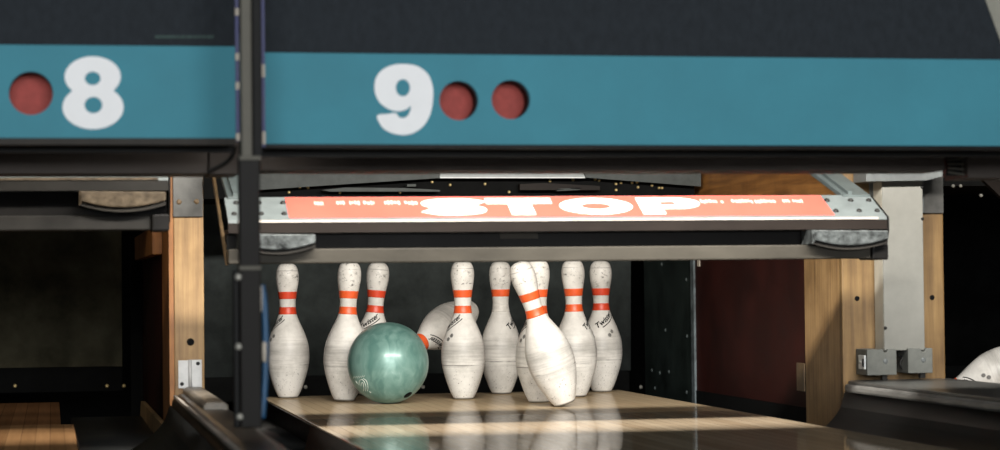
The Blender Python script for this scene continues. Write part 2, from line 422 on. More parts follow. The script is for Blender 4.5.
gutter(.529, .718, 'black curved gutter under the rim of the dark grey cap', -.004, .052, -.577)
gutter(1.0, 1.198, 'black gutter beyond the wide dark cap', .052, -.004, -.577)

# ------------------------------------------------------------------ division caps in front of the posts
t = thing('division_cap', 'narrow brownish divider cap running under the black pole', 'divider', (-.81, -1.5, -.06))
def cap_profile(xa, xb, z, r):
    p = [(xa, -.05), (xa, z-r)]
    for i in range(1, 6): a = PI-(PI/2)*i/5; p.append((xa+r+r*math.cos(a), z-r+r*math.sin(a)))
    for i in range(0, 5): a = PI/2-(PI/2)*i/5; p.append((xb-r+r*math.cos(a), z-r+r*math.sin(a)))
    p += [(xb, z-r), (xb, -.05)]
    return p
bm = B(); prism(bm, [(x, -5.2, z) for x, z in cap_profile(-.848, -.758, .076, .024)], (0, 4.66, 0)); obj('cap_body', bm, M['cap_left'], t, True)
bm = B(); prism(bm, [(x, -1.25, z) for x, z in [(-.822, .07), (-.822, .084), (-.814, .090), (-.781, .090), (-.773, .084), (-.773, .07)]], (0, .74, 0)); obj('cover_plate', bm, M['cap_plate'], t, bevel=.003, label='raised grey cover piece')
bm = B(); bar(bm, (-.842, -5.1, .071), (-.842, -.56, .071), .006, .006); obj('rim', bm, M['plate_edge'], t, label='pale highlight line along the ridge')  # highlight on the cap's ridge, put in as a pale line

t = thing('division_cap', 'wide dark grey rubber cap with worn pale rim in front of grey cover', 'divider', (.85, -1.5, -.06))
def cap_plan(off, n=10):
    xa, xb, yb = .7-off, .985+off, -.57+off
    r = .05
    p = [(xa, -5.2), (xa, yb-r*1.6)]
    for i in range(1, n): a = PI-(PI/2)*i/n; p.append((xa+r+r*math.cos(a), yb-r*1.6+r*1.6*math.sin(a)))
    p += [(xb-.01, yb), (xb, yb-.01), (xb, -5.2)]
    return p
bm = B(); prism(bm, [(x, y, .072) for x, y in cap_plan(-.006)], (0, 0, .008)); obj('cap_top', bm, M['cap'], t, bevel=.003)
bm = B(); prism(bm, [(x, y, .054) for x, y in cap_plan(0)], (0, 0, .019)); obj('rim', bm, M['cap_rim'], t, bevel=.006, label='pale worn rubber rim')
bm = B(); box(bm, (.722, -5.2, -.06), (.97, -.575, .0535)); obj('cap_body', bm, M['gutter'], t)

# ------------------------------------------------------------------ left kickback partition
YL = -.5
t = thing('kickback_partition', 'tan wooden post edge with grey plate on top and silver hinge', 'partition', (-.81, YL, -.06))
bm = B(); box(bm, (-.839, YL, -.06), (-.772, YL+.022, .74)); obj('post', bm, M['wood_pale'], t, bevel=.002)
bm = B(); box(bm, (-.85, YL+.003, -.06), (-.8395, YL+.0225, .74)); box(bm, (-.85, YL+.0225, -.06), (-.772, -.16, .74)); obj('post_side', bm, M['wood_edge'], t)
bm = B(); box(bm, (-.846, -.159, -.06), (-.776, 1.35, .74)); obj('side_panel', bm, M['red_panel'], t, label='dark maroon side board')
bm = B(); box(bm, (-.872, -.12, .395), (-.8465, 1.1, .462)); obj('wood_block', bm, M['wood_edge'], t, bevel=.002)
bm = B(); prism(bm, [at(145, 401, 'X', -.852), at(167, 424, 'X', -.852), at(167, 440, 'X', -.852), at(144, 421, 'X', -.852)], (-.012, 0, 0)); obj('kick_strip', bm, M['wood_pale'], t)
a, b = at(172.5, 172, 'Y', YL), at(203, 217, 'Y', YL)
bm = B(); box(bm, (a.x, YL-.006, b.z), (b.x, YL-.0005, .62)); pl = obj('top_plate', bm, M['plate_metal'], t, bevel=.0015)
for px, py in ((179, 202), (196.5, 201.5)):
    p = at(px, py, 'Y', YL-.006); bm = B(); dome(bm, p, (0, -1, 0), .006, .004); obj('bolt', bm, M['arm_brown'], pl)
p = at(190.5, 342, 'Y', YL); bm = B(); cyl(bm, p, (0, -1, 0), .0085, .0012); obj('screw_hole', bm, M['black_hole'], t)
a, b = at(178, 360, 'Y', YL), at(202, 388, 'Y', YL)
bm = B(); w = (b.x-a.x)
box(bm, (a.x, YL-.004, b.z), (a.x+w*.46, YL-.0005, a.z-.001)); box(bm, (a.x+w*.54, YL-.004, b.z+.001), (b.x, YL-.0005, a.z))
hg = obj('hinge', bm, M['silver'], t, bevel=.001)
bm = B(); tube(bm, [(a.x+w*.5, YL-.005, b.z), (a.x+w*.5, YL-.005, a.z)], .0042); obj('hinge_pin', bm, M['silver'], hg, True)
for px, py in ((182, 384), (198, 363.5)):
    p = at(px, py, 'Y', YL-.004); bm = B(); dome(bm, p, (0, -1, 0), .0045, .002); obj('screw', bm, M['bolt'], hg)

# ------------------------------------------------------------------ right kickback partition
YR, XR = -.56, .72
t = thing('kickback_partition', 'wide wooden partition with dark maroon inner panel right of the pins', 'partition', (.85, YR, -.06))
bm = B(); box(bm, (XR, YR, -.06), (.975, YR+.02, .75)); obj('post', bm, M['wood'], t, bevel=.003)
bm = B(); box(bm, (XR+.0004, YR+.0202, -.06), (.97, -.276, .45)); obj('post_side', bm, M['wood_pale'], t)
bm = B(); box(bm, (XR+.002, YR+.0202, .4505), (.97, 1.35, .75)); obj('upper_board', bm, M['wood_dark'], t)
bm = B(); box(bm, (XR+.002, -.2755, .001), (.97, .742, .4495)); rp_ = obj('inner_panel', bm, M['red_panel'], t, label='dark maroon inner panel')
bm = B(); box(bm, (XR+.0, -.2755, -.055), (.96, .742, .0005)); obj('kick_strip', bm, M['pit'], t)
bm = B(); box(bm, (XR-.004, .743, -.055), (.96, .775, .4495)); obj('panel_edge', bm, M['edge_steel'], t, label='pale worn metal edge strip')
bm = B(); box(bm, (XR+.002, .776, -.055), (.96, 1.35, .4495)); sp_ = obj('steel_panel', bm, M['steel_green'], t, label='dark green bolted steel panel')
for x, y in ((58, 38), (68, 212), (123, 78), (125, 228), (32, 318), (53, 325), (77, 322), (40, 365), (124, 376)):
    p = at(640+x/2.644, 250+y/2.644, 'X', XR+.002)
    if .79 < p.y < 1.34:
        bm = B(); dome(bm, p, (-1, 0, 0), .006, .004); obj('bolt', bm, M['arm_grey'], sp_)
p = at(801, 377, 'X', XR); bm = B(); box(bm, (XR-.002, p.y-.03, p.z-.035), (XR+.0015, p.y+.03, p.z+.035)); obj('latch_plate', bm, M['arm_brown'], rp_, bevel=.001)
p = at(698.5, 263, 'X', XR); bm = B(); box(bm, (XR-.001, p.y-.012, p.z-.01), (XR+.0018, p.y+.012, p.z+.01)); obj('tag', bm, M['tab'], rp_)
a, b = at(860, 172, 'Y', YR), at(946, 213, 'Y', YR)
bm = B(); box(bm, (.79, YR-.006, b.z), (.972, YR-.0005, .64)); obj('top_plate', bm, M['grey_metal'], t, bevel=.001)
bm = B(); box(bm, (.925, YR-.0075, b.z), (.973, YR-.0062, .56)); obj('end_plate', bm, M['plate_metal'], t)
for px, py in ((857, 298.5), (932, 297.5)):
    p = at(px, py, 'Y', YR); bm = B(); cyl(bm, p, (0, -1, 0), .006, .0012); obj('screw_hole', bm, M['black_hole'], t)

# grey cover channel and things beside it
YC = -.628
a, b = at(882, 181, 'Y', YC), at(925, 350, 'Y', YC)
t = thing('post_cover', 'tall grey sheet metal cover with pale side on the right post', 'cover', ((a.x+b.x)/2, YC, b.z))
bm = B(); box(bm, (a.x, YC, b.z), (b.x, YC+.004, .552)); fc = obj('front_panel', bm, M['cover'], t, bevel=.0015)
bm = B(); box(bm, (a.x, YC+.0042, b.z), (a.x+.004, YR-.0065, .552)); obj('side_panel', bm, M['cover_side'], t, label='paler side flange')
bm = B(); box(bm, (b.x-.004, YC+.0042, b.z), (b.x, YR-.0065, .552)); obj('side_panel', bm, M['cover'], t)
for px, py in ((885.5, 328), (922, 187), (922.5, 219)):
    p = at(px, py, 'Y', YC); bm = B(); dome(bm, p, (0, -1, 0), .004, .003); obj('screw', bm, M['bolt'], fc)

def connector(px0, px1, py0, py1, label, latch):
    y0 = -.64
    a, b = at(px0, py0, 'Y', y0), at(px1, py1, 'Y', y0)
    t = thing('connector_box', label, 'connector', ((a.x+b.x)/2, y0, b.z))
    w = b.x-a.x; cx = a.x+w*.62; n = .006
    bm = B(); prism(bm, [(x, y0, z) for x, z in [(a.x, b.z), (b.x, b.z), (b.x, a.z), (cx+n, a.z), (cx+n*.5, a.z-.008), (cx-n*.5, a.z-.008), (cx-n, a.z), (a.x, a.z)]], (0, YR-y0-.001, 0))
    bd = obj('body', bm, M['boxgrey'], t, bevel=.002)
    c = (cx, y0, (a.z+b.z)/2+.002); bm = B(); dome(bm, c, (0, -1, 0), .006, .002); obj('screw', bm, M['grey_metal'], t)
    bm = B(); box(bm, (cx-.006, y0+.005, b.z-.012), (cx+.006, y0+.02, b.z)); obj('foot', bm, M['bolt'], t)
    if latch:
        bm = B(); box(bm, (a.x-.004, y0+.008, b.z+.014), (a.x-.0003, y0+.05, a.z-.014)); lt = obj('latch', bm, M['light_metal'], t, bevel=.001, label='bright metal latch')
        bm = B(); box(bm, (a.x-.0055, y0+.012, b.z+.02), (a.x-.0042, y0+.02, a.z-.022)); obj('slot', bm, M['black_hole'], lt)
        bm = B(); dome(bm, (a.x-.0042, y0+.036, (a.z+b.z)/2), (-1, 0, 0), .004, .003); obj('screw', bm, M['bolt_pale'], lt)
connector(867, 897, 349.5, 375, 'grey connector box with bright metal latch under the post cover', True)
connector(908, 933, 348.5, 373, 'plain grey connector box with a top notch, beside the latched one', False)
bm = B(); pts = [at(897+x, y, 'Y', -.6) for x, y in ((1, 355), (5, 358), (3, 364), (6, 369), (9, 372))]; tube(bm, catmull(pts, 5, False), .0025, 8)
tag(obj('wire', bm, M['bolt'], smooth=True, origin=pts[-1]), 'thin black wire between the two grey connector boxes', 'wire')
a, b = at(866, 169, 'Y', -.66), at(947, 180.5, 'Y', -.66)
bm = B(); prism(bm, [(a.x, -.66, a.z), (a.x, -.66, b.z-.002), (b.x-.05, -.66, b.z), (b.x, -.66, b.z+.012), (b.x, -.66, a.z)], (0, .09, 0))
tag(obj('top_bracket', bm, M['grey_metal'], bevel=.001, origin=(.85, -.66, b.z)), 'light grey sheet bracket lying over the top of the post cover', 'bracket')

# ------------------------------------------------------------------ pits: curtains and rails
def curtain(x0, x1, mt, label, z0=.02):
    t = thing('pit_curtain', label, 'curtain', ((x0+x1)/2, 1.5, z0))
    n = 36; A, Bp = [], []
    for i in range(n+1):
        x = x0+(x1-x0)*i/n; e = max(0, (x-(x1-.08))/.08)
        y = 1.5+.006*math.sin(i*1.3)+.003*math.sin(i*2.9)-.05*e*e
        A.append((x, y, z0)); Bp.append((x, y-.06, 1.1))
    bm = B(); loft(bm, A, Bp)
    r = bmesh.ops.extrude_face_region(bm, geom=bm.faces[:]); bmesh.ops.translate(bm, verts=[v for v in r['geom'] if isinstance(v, bmesh.types.BMVert)], vec=(0, .015, 0))
    obj('sheet', bm, mt, t, True)
    bm = B(); box(bm, (x0, 1.47, z0-.075), (x1, 1.52, z0)); rl = obj('bottom_rail', bm, M['pit'], t)
    return t, rl
_, rl = curtain(-.76, .70, M['curtain'], 'black pit curtain hanging behind the standing pins', .035)
for px in (305.5, 336, 423, 641):
    p = at(px, 387, 'Y', 1.47); bm = B(); dome(bm, (p.x, 1.47, p.z), (0, -1, 0), .006, .004); obj('bolt', bm, M['bolt_pale'], rl)
t, rl = curtain(-2.13, -.9, M['curtain8'], 'olive black pit curtain behind the empty brown lane', .075)
for px in (15, 107, 124, 142):
    p = at(px, 386, 'Y', 1.46); bm = B(); dome(bm, (p.x, 1.47, p.z), (0, -1, 0), .006, .005); obj('bolt', bm, M['bolt_gold'], rl)
a, b = at(130, 228, 'Y', 1.2), at(143, 372, 'Y', 1.2)
bm = B(); box(bm, (a.x, 1.2, -.26), (b.x, 1.22, .6)); tag(obj('upright', bm, M['pit'], origin=(a.x, 1.2, -.26)), 'slim black upright in the dark pit left of the tan wooden post', 'upright')
curtain(1.0, 2.25, M['pit'], 'black curtain in the dark pit behind the lying pin', .03)

# ------------------------------------------------------------------ sweeps
YF, YB = -1.05, -.94
ZF, ZB = .4495, .5015
def sweep(dx, dz, label, sign, bump_mat, bumper_l, drop=0.0):
    x0, x1 = -.756+dx, .656+dx
    t = thing('sweep_bar', label, 'sweep bar', ((x0+x1)/2, -1.0, .361+dz))
    zf, zb = ZF+dz, ZB+dz
    def plane(x, v, lift=0.0):          # v 0 = front edge, 1 = rear edge
        n = Vector((0, -(ZB-ZF), YB-YF)).normalized()
        return Vector((x, YF+(YB-YF)*v, zf+(zb-zf)*v)) + n*lift
    bm = B(); prism(bm, [plane(x0, 0), plane(x1, 0), plane(x1, 1), plane(x0, 1)], (0, .0, -.006)); pl = obj('top_plate', bm, M['sweep_plate'], t)
    bm = B(); box(bm, (x0+.02, YF-.002, zf-.004), (x1-.02, YF, zf+.0005)); obj('plate_edge', bm, M['plate_edge'] if sign else M['foil_brown'], t, label='pale front edge highlight')  # bright highlight of the front edge given as a pale strip
    bm = B(); box(bm, (x0, YF, zf-.0255), (x1, YF+.012, zf-.005)); box(bm, (x0, YF+.012, zf-.0255), (x1, YB+.0, zf-.018)); obj('front_lip', bm, M['sweep_lip'] if sign else M['sweep_dark'], t)
    bm = B(); box(bm, (x0, -1.0, .392+dz-drop), (x1, -.985, zf-.026)); obj('web', bm, M['sweep_black'], t)
    bm = B(); box(bm, (x0, YF+.006, .361+dz-drop), (x1-.035, YF+.07, .3915+dz-drop)); obj('lower_bar', bm, M['sweep_bar'] if sign else M['sweep_dark'], t, bevel=.003)
    bm = B(); box(bm, (x1-.0345, YF-.003, .358+dz-drop), (x1+.002, YF+.09, .393+dz-drop)); obj('end_block', bm, M['sweep_black'], t, bevel=.004)
    bm = B(); prism(bm, [(x1+.001, YF, zf-.03), (x1+.001, YF, zf), (x1+.001, YB, zb), (x1+.001, YB, .36+dz), (x1+.001, YF+.03, .36+dz)], (.004, 0, 0)); obj('end_plate', bm, M['sweep_black'], t)
    # bumper pads
    def bumper(xa, xb):
        z1 = .4225+dz; n = 12
        low = [(xa+(xb-xa)*i/n, z1-.012-.022*math.sin(PI*(.12+.76*i/n))) for i in range(n+1)]
        bm = B(); prism(bm, [(xa, -1.078, z1), (xb, -1.078, z1-.002)]+[(x, -1.078, z) for x, z in reversed(low)], (0, .077, 0))
        bp = obj('bumper', bm, bump_mat, t, bevel=.003)
        bm = B(); prism(bm, [(x, -1.07, z-.001) for x, z in low]+[(x, -1.07, z-.009) for x, z in reversed(low)], (0, .069, 0)); obj('rubber_base', bm, M['foil_dark'], bp)
        bm = B(); prism(bm, [(xa-.001, -1.08, z1), (xa+.004, -1.083, z1-.002), (xa+.004, -1.083, z1-.026), (xa-.001, -1.08, z1-.03)], (0, .07, 0)); obj('end_tab', bm, bump_mat, bp)
    xa = at(812, 238, 'Y', -1.078).x+dx; bumper(xa, x1-.006)
    if bumper_l:
        xb = at(316, 242, 'Y', -1.078).x+dx; bumper(x0+.02, xb)
    # bolt heads on both plate ends
    for px, v in ((827, .74), (850.6, .74), (868.6, .74), (835.6, .27), (859, .27), (877, .27), (236, .74), (259, .74), (283, .74), (234, .27), (261, .27), (284, .27)):
        p = plane(at(px, 205, 'Y', YF+(YB-YF)*v).x+dx, v)
        bm = B(); dome(bm, p, (0, -.43, .9), .0062, .0055); obj('bolt', bm, M['bolt'], pl)
    # arms up to the machine
    for s, xa, xb in ((1, .592, .655), (0, -.75, -.70)):
        xa += dx; xb += dx
        bm = B(); prism(bm, [(xa, YB-.01, zb-.012), (xa, YB-.01, zb), (xa, -.3, zb+.19), (xa, -.3, zb+.178)], (xb-xa, 0, 0))
        am = obj('sweep_arm', bm, M['arm_grey'], t, bevel=.002)
        bm = B(); prism(bm, [(xa+.012, YB-.008, zb+.0005), (xa+.012, YB-.008, zb+.008), (xa+.012, -.3, zb+.198), (xa+.012, -.3, zb+.1905)], (.01, 0, 0)); obj('rib', bm, M['arm_grey'], am)
    if sign:
        bm = B(); prism(bm, [(-.752, -.93, .36), (-.752, -.90, .36), (-.752, -.30, .66), (-.752, -.34, .66)], (.006, 0, 0)); obj('side_strip', bm, M['arm_brown'], t, label='thin brown slanting side strip')
        # printed red sign
        xl, xr = at(287.5, 206, 'Y', -1.0).x, at(828.5, 206, 'Y', -1.0).x
        bm = B(); prism(bm, [plane(xl, .1, .0004), plane(xr, .1, .0004), plane(xr, .965, .0004), plane(xl, .965, .0004)], (0, -.0003, .0008)); sg = obj('stop_sign', bm, M['sign_red'], t, label='red printed strip reading STOP')
        v0, v1 = .16, .87
        def put(loops, pxa, pxb, name):
            xa, xb = at(pxa, 208, 'Y', -1.0).x, at(pxb, 208, 'Y', -1.0).x
            bm = flat_shape(loops, .001)
            map_bm(bm, lambda x, y, z: plane(xa+(xb-xa)*x, v0+(v1-v0)*y, .0018+z))
            obj(name, bm, M['sign_white'], sg)
        s_mid = catmull([(.93, .70), (.72, .83), (.45, .85), (.2, .78), (.17, .64), (.35, .55), (.62, .48), (.82, .38), (.8, .23), (.55, .15), (.28, .16), (.06, .3)], 5, False)
        put([ribbon(s_mid, .15)], 422, 487, 'letter')
        put([[(0, 1), (1, 1), (1, .68), (.68, .68), (.68, 0), (.32, 0), (.32, .68), (0, .68)]], 488, 554, 'letter')
        put([ellipse(.5, .5, .5, .5), ellipse(.5, .5, .2, .2)], 560, 633, 'letter')
        pb = [(0, 0), (.36, 0), (.36, .32), (.62, .32)]+[(.62+.38*math.sin(PI*i/14), .66-.34*math.cos(PI*i/14)) for i in range(1, 14)]+[(.62, 1), (0, 1)]
        ph = [(.36, .56), (.56, .56), (.63, .66), (.56, .77), (.36, .77)]
        put([pb, ph], 640, 702, 'letter')
        # the small print on both sides, worn to specks
        rnd = random.Random(3)
        bm = B()
        for a, b in ((314, 323), (336, 345), (349, 361), (363, 374), (384, 400), (404, 418), (700, 717), (720, 724), (731, 752), (754, 776), (782, 790), (792, 802)):
            px = a
            while px < b-1:
                w = rnd.uniform(1.6, 3.4); h = rnd.uniform(.09, .16); c = .70+rnd.uniform(-.02, .02)
                xa, xb = at(px, 204, 'Y', -.97).x, at(min(px+w, b), 204, 'Y', -.97).x
                pts = [plane(xa+(xb-xa)*(.5+.5*math.cos(2*PI*i/10)), c+h*.6*math.sin(2*PI*i/10), .0015) for i in range(10)]
                prism(bm, pts, (0, -.0003, .0006)); px += w+.5
            obj('lettering', bm, M['sign_pink'], sg, label='worn white small print'); bm = B()
        bm.free()
        # small paler rectangle on the web between lip and bar
        a, b = at(500, 232.5, 'Y', -1.003), at(538, 238.5, 'Y', -1.003)
        bm = B(); box(bm, (a.x, -1.003, b.z), (b.x, -1.0005, a.z)); obj('web_patch', bm, M['sweep_bar'], t)
    return t
sweep(0, 0, 'grey and black sweep bar with red STOP sign above the pins', True, M['foil'], True)
sweep(-1.533, .088, 'dark sweep bar over the empty brown lane, grey brown bumper at its end', False, M['foil_brown'], False, .017)

# ------------------------------------------------------------------ pin-setting machine above the pins
YM = .62
t = thing('pinsetter', 'black pin-setting machine seen in the gap above the STOP sign', 'pinsetter', (0, 0, .56))
def mp_(pts, y): return [at(px, py, 'Y', y) for px, py in pts]
bm = B(); prism(bm, mp_([(250, 190.5), (440, 178), (440, 160), (250, 160)], YM), (0, .004, 0)); obj('guard_plate', bm, M['guard'], t)
bm = B(); prism(bm, mp_([(585, 177.5), (701, 186.5), (701, 160), (585, 160)], YM), (0, .004, 0)); obj('guard_plate', bm, M['guard'], t)
c0, c1 = at(440, 178.2, 'Y', YM-.004), at(585, 178.2, 'Y', YM-.004)
bm = B(); prism(bm, [c0, c1, c1+Vector((0, .03, .016)), c0+Vector((0, .03, .016))], (0, 0, .003)); obj('centre_strip', bm, M['light_metal'], t, label='bright metal centre strip')
a, b = at(250, 172, 'Y', .66), at(700, 196, 'Y', .66)
bm = B(); box(bm, (-.70, .66, .558), (.70, 1.1, .85)); obj('machine_body', bm, M['pit'], t)
bm = B(); prism(bm, mp_([(322, 190), (345, 187.5), (405, 188), (440, 190), (440, 191.5), (330, 191.5)], .62), (0, .03, 0)); obj('linkage_bar', bm, M['guard'], t)
bm = B(); prism(bm, mp_([(520, 184), (545, 183), (600, 186), (600, 190), (520, 190)], .62), (0, .03, 0)); obj('linkage_bar', bm, M['sweep_lip'], t)
bm = B(); prism(bm, mp_([(557, 189), (580, 187.5), (580, 190), (557, 191)], .62), (0, .03, 0)); obj('linkage_bar', bm, M['guard'], t)
bm = B(); prism(bm, mp_([(407, 184.3), (416, 184), (416, 186.4), (407, 186.6)], .62), (0, .03, 0)); obj('linkage_bar', bm, M['guard'], t)
for px, py in ((300, 187.6), (308, 187.6), (289, 192.4), (340, 192.6), (400, 192.4), (432, 182), (450, 185), (485, 184), (550, 181), (573, 180), (595, 179.3), (599, 180.5), (509, 192), (616, 184), (621, 182.8), (632, 182.6), (637, 182.2), (638, 187.3), (652, 185.4), (659, 188), (662, 188), (616, 190)):
    p = at(px, py, 'Y', .66); bm = B(); dome(bm, p, (0, -1, 0), .0042, .006, 10); obj('bolt', bm, M['bolt_gold'], t)
bm = B(); box(bm, (-.845, .72, .752), (.96, .82, .80)); obj('mounting_rail', bm, M['black'], t)
# same machine over the neighbouring lane: only its dark underside shows
t = thing('pinsetter', 'black pin-setting machine over the empty brown lane', 'pinsetter', (-1.6, 0, .53))
bm = B(); box(bm, (-2.2, -.2, .56), (-.90, .6, .85)); obj('machine_body', bm, M['black'], t)
for px, py in ((50, 190), (65, 188.5), (69, 190.5), (74, 190), (35, 198), (76, 198)):
    p = at(px, py, 'Y', -.2); bm = B(); dome(bm, p, (0, -1, 0), .004, .005, 10); obj('bolt', bm, M['bolt_pale'], t)
bm = B(); box(bm, (-2.2, .3, .752), (-.79, .4, .80)); obj('mounting_rail', bm, M['black'], t)
# part of the machine of the lane on the right
t = thing('pinsetter', 'black machinery in the dark right of the grey post cover', 'pinsetter', (1.6, 0, .5))
bm = B(); box(bm, (1.05, 0, .56), (2.2, .6, .85)); obj('machine_body', bm, M['black'], t)
bm = B(); box(bm, (.8, .3, .752), (2.2, .4, .80)); obj('mounting_rail', bm, M['black'], t)
bm = B(); prism(bm, mp_([(975, 172), (1010, 172), (1030, 210), (1002, 198)], -.3), (0, .02, 0)); obj('sweep_arm', bm, M['sweep_lip'], t)
for px, py in ((953, 186), (960.5, 186), (981, 195.5)):
    p = at(px, py, 'Y', 0); bm = B(); dome(bm, p, (0, -1, 0), .005, .006, 10); obj('bolt', bm, M['bolt_pale'], t)

# ------------------------------------------------------------------ cross beams behind the masks
YBm = -1.75
def beam(pxa, pxb, ya, yb, label, depth=.12):
    a, b = at(pxa, yb, 'Y', YBm), at(pxb, yb, 'Y', YBm); zt = at((pxa+pxb)/2, ya, 'Y', YBm).z
    bm = B(); prism(bm, [(a.x, YBm, a.z), (b.x, YBm, b.z), (b.x, YBm, zt), (a.x, YBm, zt)], (0, depth, 0))
    return tag(obj('cross_beam', bm, M['beam'], bevel=.002, origin=((a.x+b.x)/2, YBm, a.z)), label, 'beam', 'dark beams under the number panels')
beam(-60, 207.5, 130, 174, 'long black beam below the number 8 panel')
beam(209, 239, 130, 174.5, 'short black beam end behind the looped cable')
bb = beam(262, 945, 136, 170.8, 'long brown black beam below the number 9 panel')
beam(968, 1040, 136, 178, 'short dark beam end at the right below the blue band')
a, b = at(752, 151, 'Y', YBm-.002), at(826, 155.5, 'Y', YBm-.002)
bm = B(); box(bm, (a.x, YBm-.002, b.z), (b.x, YBm-.0004, a.z)); obj('red_reflection', bm, M['sign_red'], bb, origin=(a.x, YBm, b.z), label='thin red strip, reflection of the sign')  # solid red strip standing in for the STOP sign's reflection
t = thing('beam_clip', 'small ribbed metal clip joining two dark beams under the blue band', 'clip', at(956, 175, 'Y', YBm+.02))
a, b = at(946, 150, 'Y', YBm+.03), at(967, 176, 'Y', YBm+.03)
bm = B(); box(bm, (a.x, YBm+.03, b.z), (b.x, YBm+.05, a.z)); obj('back_plate', bm, M['black'], t)
for i, py in enumerate((160, 164, 168, 172)):
    p, q = at(948, py, 'Y', YBm+.02), at(966, py+(i-1)*1.6, 'Y', YBm+.02); bm = B(); bar(bm, p, q, .004, .0035); obj('rib', bm, M['pole_grey'], t)
pts = [at(x, y, 'Y', YBm-.02) for x, y in ((207.5, 172), (214, 169), (222, 165), (229, 160), (233.5, 153), (234.5, 146))]
bm = B(); tube(bm, catmull(pts, 6, False), .0035, 8)
tag(obj('cable', bm, M['black'], smooth=True, origin=pts[0]), 'black cable looping down beside the pole under panel 8', 'cable')

# ------------------------------------------------------------------ masking units with the lane numbers
YK = -2.0
def mask(label, x0, x1, zb, zt, slope, holes, ztop=1.05):
    """x0..x1 width, zb..zt the blue band at the left edge, slope = drop per metre"""
    t = thing('masking_unit', label, 'masking unit', ((x0+x1)/2, YK, zb))
    fz = lambda x, z: z+slope*(x-x0)
    r = .0327
    band = [(x0, zb), (x1, zb), (x1, zt), (x0, zt)]
    bm = flat_shape([band]+[ellipse(hx, hz, hr, hr) for hx, hz, hr in holes], .02)
    map_bm(bm, lambda x, y, z: Vector((x, YK+.01+z, fz(x, y)))); bd = obj('number_band', bm, M['mask_blue'], t, label='blue number band')
    for hx, hz, hr in holes:
        n = 32
        bm = B(); loft(bm, [(hx+(hr+.0003)*math.cos(2*PI*i/n), YK+.002, fz(hx, hz)+(hr+.0003)*math.sin(2*PI*i/n)) for i in range(n+1)],
                       [(hx+(hr+.0003)*math.cos(2*PI*i/n), YK+.066, fz(hx, hz)+(hr+.0003)*math.sin(2*PI*i/n)) for i in range(n+1)])
        lp = obj('lamp_recess', bm, M['recess'], bd, True)
    for hx, hz, hr in holes:
        bm = B(); cyl(bm, (hx, YK+.055, fz(hx, hz)), (0, 1, 0), hr+.0005, .010, 32); obj('lamp_lens', bm, M['lamp_red'], bd, label='red lamp lens in a round hole')
    bm = B(); prism(bm, [(x0, YK+.021, fz(x0, zb)), (x1, YK+.021, fz(x1, zb)), (x1, YK+.021, fz(x1, zt)), (x0, YK+.021, fz(x0, zt))], (0, .003, 0)); 
    bm.free()
    return t, fz, bd

def num_part(bd, loops, fz, name):
    bm = flat_shape(loops, .0012)
    map_bm(bm, lambda x, y, z: Vector((x, YK-.0012+z, y)))
    obj(name, bm, M['mask_white'], bd, label='bold white numeral')

def pxl(pts):     # outline measured on the face plane -> (x, z)
    out = []
    for px, py in pts:
        p = at(px, py, 'Y', YK-.0012); out.append((p.x, p.z))
    return out

# mask 8
xr8 = -.812; zb8, zt8 = .559, .710
h = at(31, 93.2, 'Y', YK)
t8, fz8, bd8 = mask('blue and charcoal masking panel with white number 8 and one red lamp', -2.3, xr8, zb8, zt8, .0, [(h.x, h.z, .0352)])
def eight():
    cu, cl = (260, 214, 79, 57), (261, 300, 86, 62)
    out = []
    for i in range(80):
        a = 2*PI*i/80
        # distance along a ray from the waist to the farther of the two lobes
        ox, oy = 260.5, 255; best = 0
        for cx, cy, rx, ry in (cu, cl):
            dx, dy = math.cos(a)/rx, math.sin(a)/ry; ex, ey = (ox-cx)/rx, (oy-cy)/ry
            A = dx*dx+dy*dy; Bq = 2*(dx*ex+dy*ey); Cq = ex*ex+ey*ey-1; D = Bq*Bq-4*A*Cq
            if D > 0: best = max(best, (-Bq+math.sqrt(D))/(2*A))
        best = max(best, 58)
        out.append((ox+best*math.cos(a), oy+best*math.sin(a)))
    return out
s8 = lambda pts: pxl([(x/2.814+.3, y/2.814+.6) for x, y in pts])
num_part(bd8, [s8(eight()), s8(ellipse(260, 219, 22, 19, 28)), s8(ellipse(262, 294, 25, 23, 28))], fz8, 'numeral')
bm = B(); box(bm, (-2.3, YK+.001, zt8+.0005), (xr8, YK+.02, 1.05)); up8 = obj('upper_panel', bm, M['mask_grey'], t8, label='charcoal upper panel')
rnd = random.Random(5); bm = B(); px = 155
while px < 213:
    w = rnd.uniform(1.5, 4); a, b = at(px, 35.4, 'Y', YK), at(px+w, 38.2, 'Y', YK)
    box(bm, (a.x, YK-.0004, b.z), (b.x, YK+.0008, a.z)); px += w+.35
    if rnd.random() < .25: obj('lettering', bm, M['print_green'], up8, label='faint grey green small print'); bm = B(); px += .7
if len(bm.verts): obj('lettering', bm, M['print_green'], up8, label='faint grey green small print')
bm = B(); box(bm, (-2.3, YK-.002, zb8-.011), (xr8, YK+.03, zb8-.0005)); obj('bottom_trim', bm, M['mask_trim_brown'], t8)
bm = B(); box(bm, (-2.3, YK+.066, zb8-.02), (xr8, YK+.08, 1.05)); obj('back_frame', bm, M['black'], t8)
bm = B(); box(bm, (xr8+.0003, YK-.001, zb8-.005), (xr8+.006, YK+.03, 1.05)); ls = B(); box(ls, (-2.3, -1.93, .752), (-.82, -1.61, .756)); obj('light_shield', ls, M['black'], t8)  # shield: unseen plate added to keep pit lamp light off the near lane
ed = obj('side_edge', bm, M['mask_side'], t8, label='indigo side edge')
for py in (-8, 12, 57, 86, 137):
    p = at(238, py, 'Y', YK); bm = B(); box(bm, (xr8+.0002, YK-.003, p.z-.006), (xr8+.0065, YK-.0011, p.z+.006)); obj('clip', bm, M['tab'], ed)

